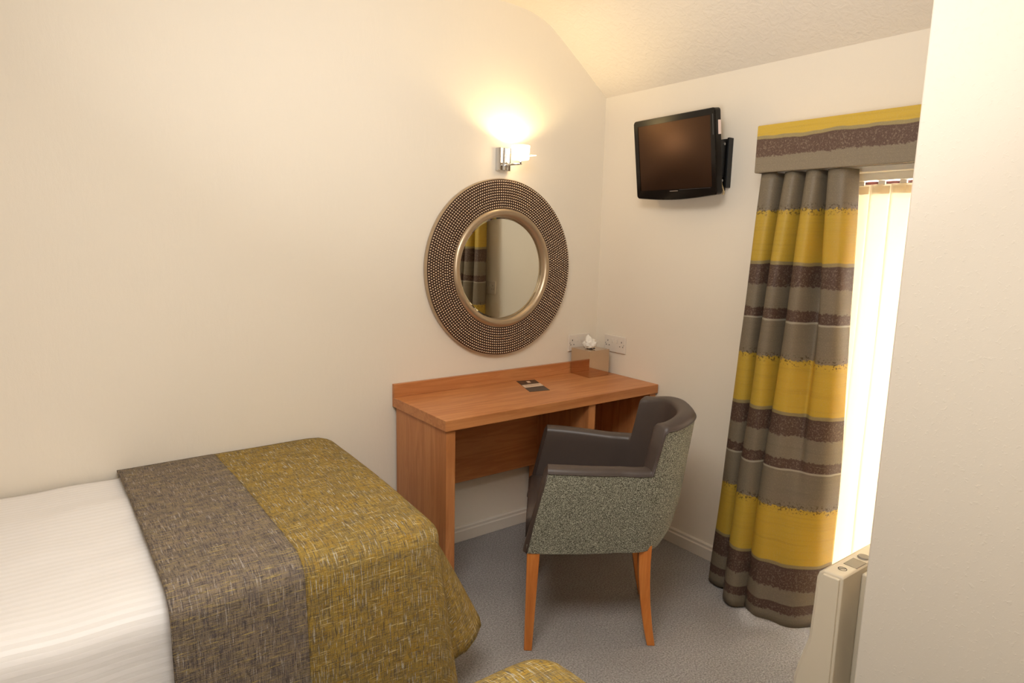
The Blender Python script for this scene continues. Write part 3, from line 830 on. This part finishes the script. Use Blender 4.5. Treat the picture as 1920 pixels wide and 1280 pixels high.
# ------------------------------------------------------------------ beds
def sheet_mesh(X0, X1, yw, yn, ztop, hem_near, hem_foot, foot, lobe, uvname='UVMap', off=0., nx=40, ny=44, rnd=.07, puff=0., seed=1, far_free=False):
    """cloth over a mattress, in bed axes: x along the bed (X1 = foot end), y from the wall (yw) to the near side (yn).
       foot False: ends flat at X1 on top, drapes only over the near side"""
    bm = bmesh.new(); uv = bm.loops.layers.uv.new(uvname)
    info = {}
    inset = rnd
    xs = [X0+(X1-(inset if foot else 0)-X0)*i/nx for i in range(nx+1)]
    ys = [yw+(yn+inset-yw)*j/ny for j in range(ny+1)]
    def zt(x, y):
        f = (y-yw)/(yn-yw)
        crown = .010*math.sin(PI*min(1, max(0, f)))
        edge = -.008*(1-sm(f/.05))
        if foot: crown -= .012*(1-sm((X1-x)/.12))-.0
        return ztop+off+crown+edge+puff*(mn.noise(Vector((x*3.1, y*4.3, seed)))+.5*mn.noise(Vector((x*7, y*11, seed+3))))
    G = []
    for i, x in enumerate(xs):
        col = []
        for j, y in enumerate(ys):
            xx = x
            if foot: xx = x+.055*(1-(y-yw)/(yn-yw))*sm((x-X0)/(X1-X0))   # foot edge runs slightly askew
            v = bm.verts.new((xx, y, zt(x, y))); info[v] = (x, y); col.append(v)
        G.append(col)
    for i in range(nx):
        for j in range(ny): bm.faces.new((G[i][j], G[i][j+1], G[i+1][j+1], G[i+1][j]))
    # perimeter stations: (top vertex, outward dir, uv dir, bottom point, hem z)
    st = []
    for i in range(nx+1):
        x = xs[i]
        v = G[i][ny]
        rip = .006*math.sin(x*9+seed)+.004*math.sin(x*23)
        st.append((v, Vector((0, -1, 0)), (0, -1), Vector((x, yn-.030+rip, 0)), hem_near))
    if foot:
        cv = G[nx][ny]; c0 = Vector((cv.co.x, cv.co.y, 0)); n_c = 14
        # lower hem path around the corner: crease, projecting fold, then the foot end
        hp = cm([(cv.co.x+.03, yn-.036, hem_near), (cv.co.x+.095, yn-.036, hem_near+.01), (cv.co.x+.118, yn-.012, hem_near+.03), (cv.co.x+.078, yn+.07, .12), (cv.co.x+lobe*.68, yn+.052, .168), (cv.co.x+lobe, yn+.10, .200), (cv.co.x+lobe, yn+.16, .215), (cv.co.x+lobe*.70, yn+.27, hem_foot)], 2)
        hp = hp[1:]
        n_c = len(hp)
        for k, p in enumerate(hp):
            a = min(1, (k+1)/(n_c*.62))*PI/2
            d = Vector((math.sin(a), -math.cos(a), 0))
            st.append((cv, d, (d.x, d.y), Vector((p.x, p.y, 0)), p.z))
        for j in range(ny-1, -1, -1):
            y = ys[j]; v = G[nx][j]
            if y < yn+.30: pb = None
            st.append((v, Vector((1, 0, 0)), (1, 0), Vector((v.co.x+inset+.05+.012*math.sin(y*14), y, 0)), hem_foot))
        # smooth the part of the foot end between fold and plain run
        last = hp[-1]; base_i = nx+1+n_c
        fixed = []
        for q_, s_ in enumerate(st):
            if q_ >= base_i:
                y = s_[3].y; t = sm((y-last.y)/.12)
                if y < last.y: 
                    continue
                x_ = last.x+(s_[3].x-last.x)*t
                fixed.append((s_[0], s_[1], s_[2], Vector((x_, y, 0)), s_[4]))
            else: fixed.append(s_)
        # stations skipped near the corner: pull their top vertices in as a fan from the fold
        skipped = [s_ for q_, s_ in enumerate(st) if q_ >= base_i and s_[3].y < last.y]
        if skipped:
            # interpolate: distribute fold stations over the skipped top vertices
            tops = [cv]+[s_[0] for s_ in skipped]
            nfold = n_c; newst = fixed[:nx+1]
            for k in range(nfold):
                idx = int(round((len(tops)-1)*max(0, (k/(nfold-1)-.45)/.55)))
                s_ = fixed[nx+1+k]; newst.append((tops[idx], s_[1], s_[2], s_[3], s_[4]))
            newst += fixed[nx+1+nfold:]
            st = newst
    ND = 16; cols = []
    for (v, d, du, pb, hz) in st:
        z0 = v.co.z; P0 = v.co.copy(); col = [v]
        u0 = info[v]
        dist = 0; prev = P0
        # quarter-round shoulder then straight fall to the hem
        for k in range(1, 7):
            a = PI/2*k/6
            p = P0+d*(inset*math.sin(a)); p.z = z0-inset*.75*(1-math.cos(a))
            nv = bm.verts.new(p); dist += (p-prev).length; prev = p; info[nv] = (u0[0]+du[0]*dist, u0[1]+du[1]*dist); col.append(nv)
        S0 = P0+d*inset; zs_ = z0-inset*.75
        for k in range(1, ND+1):
            t = k/ND
            xy = Vector((S0.x, S0.y, 0)).lerp(pb, t**.85*.75+t*.25)
            p = Vector((xy.x, xy.y, zs_+(hz-zs_)*t))
            nv = bm.verts.new(p); dist += (p-prev).length; prev = p; info[nv] = (u0[0]+du[0]*dist, u0[1]+du[1]*dist); col.append(nv)
        cols.append(col)
    for A_, B_ in zip(cols, cols[1:]):
        for k in range(len(A_)-1):
            vs = [A_[k], A_[k+1], B_[k+1], B_[k]]
            if vs[0] is vs[3]: vs = vs[:3]
            try: bm.faces.new(vs)
            except ValueError: pass
    if far_free:
        colsf = []
        for i in range(nx+1):
            v = G[i][0]; col = [v]
            for k in range(1, 10):
                p = v.co+Vector((0, .02*math.sin(min(1, k/3)*PI/2), -.05*k*k/9-.004*k)); nv = bm.verts.new(p); info[nv] = (info[v][0], info[v][1]+.05*k); col.append(nv)
            colsf.append(col)
        for A_, B_ in zip(colsf, colsf[1:]):
            for k in range(len(A_)-1): bm.faces.new((B_[k], B_[k+1], A_[k+1], A_[k]))
    for f in bm.faces:
        for lp in f.loops: lp[uv].uv = info[lp.vert]
    bm.normal_update()
    bmesh.ops.recalc_face_normals(bm, faces=bm.faces)
    return bm
def make_bed(origin, flip, labels, group):
    """bed along x with its foot at the origin; +y towards its wall side"""
    bd = thing('single_bed', labels[0], 'bed', origin, 0, None)
    sc_y = -1 if flip else 1
    if flip: bd.scale = (1, 1, 1)
    Fm = Matrix.Diagonal((1, sc_y, 1, 1))
    def fin(bm):
        if flip:
            bm.transform(Fm); bmesh.ops.reverse_faces(bm, faces=bm.faces)
        return bm
    obj('divan_base', fin(bx(-1.90, -.10, -.90, -.03, .04, .34)), M['divan'], bd, bevel=.01)
    obj('mattress', fin(bx(-1.90, -.09, -.905, -.025, .34, .575)), M['divan'], bd, bevel=.04, seg=4)
    for x, y in ((-1.8, -.1), (-1.8, -.82), (-.2, -.1), (-.2, -.82)):
        obj('foot', fin(bx(x-.02, x+.02, y-.02, y+.02, 0, .04)), M['dark'], bd)
    hb = obj('headboard', fin(bx(-1.96, -1.90, -.93, -.01, .0, 1.05)), M['wood_z'], bd, bevel=.01)
    dv = obj('duvet', fin(sheet_mesh(-1.88, -.12, -.022, -.955, .625, .30, .30, False, 0, off=-.008, nx=70, ny=50, rnd=.10, puff=.010, seed=2)), M['duvet'], loc=origin, smooth=True)
    s = dv.modifiers.new('t', 'SOLIDIFY'); s.thickness = .012; s.offset = -1
    tag(dv, labels[1], 'duvet', None)
    th_ = thing('bed_throw', labels[2], 'throw', origin)
    seam = -.412
    b1 = fin(sheet_mesh(-.712, seam, -.012, -.985, .637, .05, .2, False, 0, off=.004, nx=24, ny=44, rnd=.09, puff=.002))
    o = obj('taupe_band', b1, M['brownw'], th_, smooth=True); s = o.modifiers.new('t', 'SOLIDIFY'); s.thickness = .006; s.offset = -1
    o['label'] = 'grey-brown woven end band'
    b2 = fin(sheet_mesh(seam, .0, -.012, -.985, .637, .05, .2, True, .27, off=.003, nx=32, ny=44, rnd=.09, puff=.002))
    o = obj('mustard_panel', b2, M['mustard'], th_, smooth=True); s = o.modifiers.new('t', 'SOLIDIFY'); s.thickness = .006; s.offset = -1
    o['label'] = 'mustard woven main panel'
    return bd
make_bed((-1.503, 0, 0), False, ('single divan bed along the mirror wall, left of the desk',
         'white finely striped duvet on the bed by the mirror wall',
         'mustard and taupe woven throw over the foot of the bed by the mirror wall'), None)
make_bed((-1.615, -2.53, 0), True, ('second single divan bed nearest the camera, mostly below the picture',
         'white duvet on the second bed nearest the camera',
         'mustard throw whose corner just shows at the bottom edge of the picture'), None)

# ------------------------------------------------------------------ heater
HT = thing('panel_heater', 'cream wall heater end showing beside the curtain at the partition', 'heater', (-.40, -1.66, 0))
bm = bmesh.new(); hm = Matrix.Translation((.40, 1.66, 0))
prof = [(-1.668, .06), (-1.556, .06), (-1.552, .12), (-1.560, .165), (-1.572, .215), (-1.586, .27), (-1.590, .38), (-1.592, .470), (-1.597, .487), (-1.611, .498), (-1.664, .500), (-1.668, .494)]
prism(bm, prof, 'x', -.61, -.20)
bm.transform(hm); obj('casing', bm, M['plastic'], HT, bevel=.005, seg=3)
bm = bmesh.new(); prof2 = [(-1.662, .065), (-1.566, .065), (-1.562, .12), (-1.569, .165), (-1.582, .215), (-1.596, .27), (-1.600, .38), (-1.602, .465), (-1.613, .4905), (-1.660, .4915)]
prism(bm, prof2, 'x', -.618, -.608); bm.transform(hm); obj('end_cap', bm, M['plastic'], HT, bevel=.003, seg=3)
bm = bx(-.500, -.22, -1.700, -1.668, .075, .480); bm.transform(hm); obj('back_box', bm, M['plastic'], HT, bevel=.006, seg=3)
for za, zb_ in ((.10, .17), (.32, .41)):
    bm = bx(-.500, -.47, -1.7215, -1.699, za, zb_); bm.transform(hm); obj('mounting_bracket', bm, M['plastic'], HT)
bm = bmesh.new(); box(bm, -.525, -.465, -1.664, -1.625, .4995, .5008); bm.transform(hm); obj('control_panel', bm, M['grey'], HT)
bm = bmesh.new(); lathe(bm, [(.0001, .004), (.016, .004), (.018, 0), (.0001, 0)], 28, 'z', (-.435, -1.642, .500)); bm.transform(hm); obj('dial', bm, M['grey'], HT)
bm = bmesh.new()
for a, b in ((.0105, .0125),):
    lathe(bm, [(a, .0004), (b, .0004), (b, 0), (a, 0)], 28, 'z', (-.560, -1.640, .500), closed=True)
tube(bm, [(-.567, -1.634, .5004), (-.553, -1.646, .5004)], .0008, 6)
bm.transform(hm); obj('power_symbol', bm, M['dark'], HT)
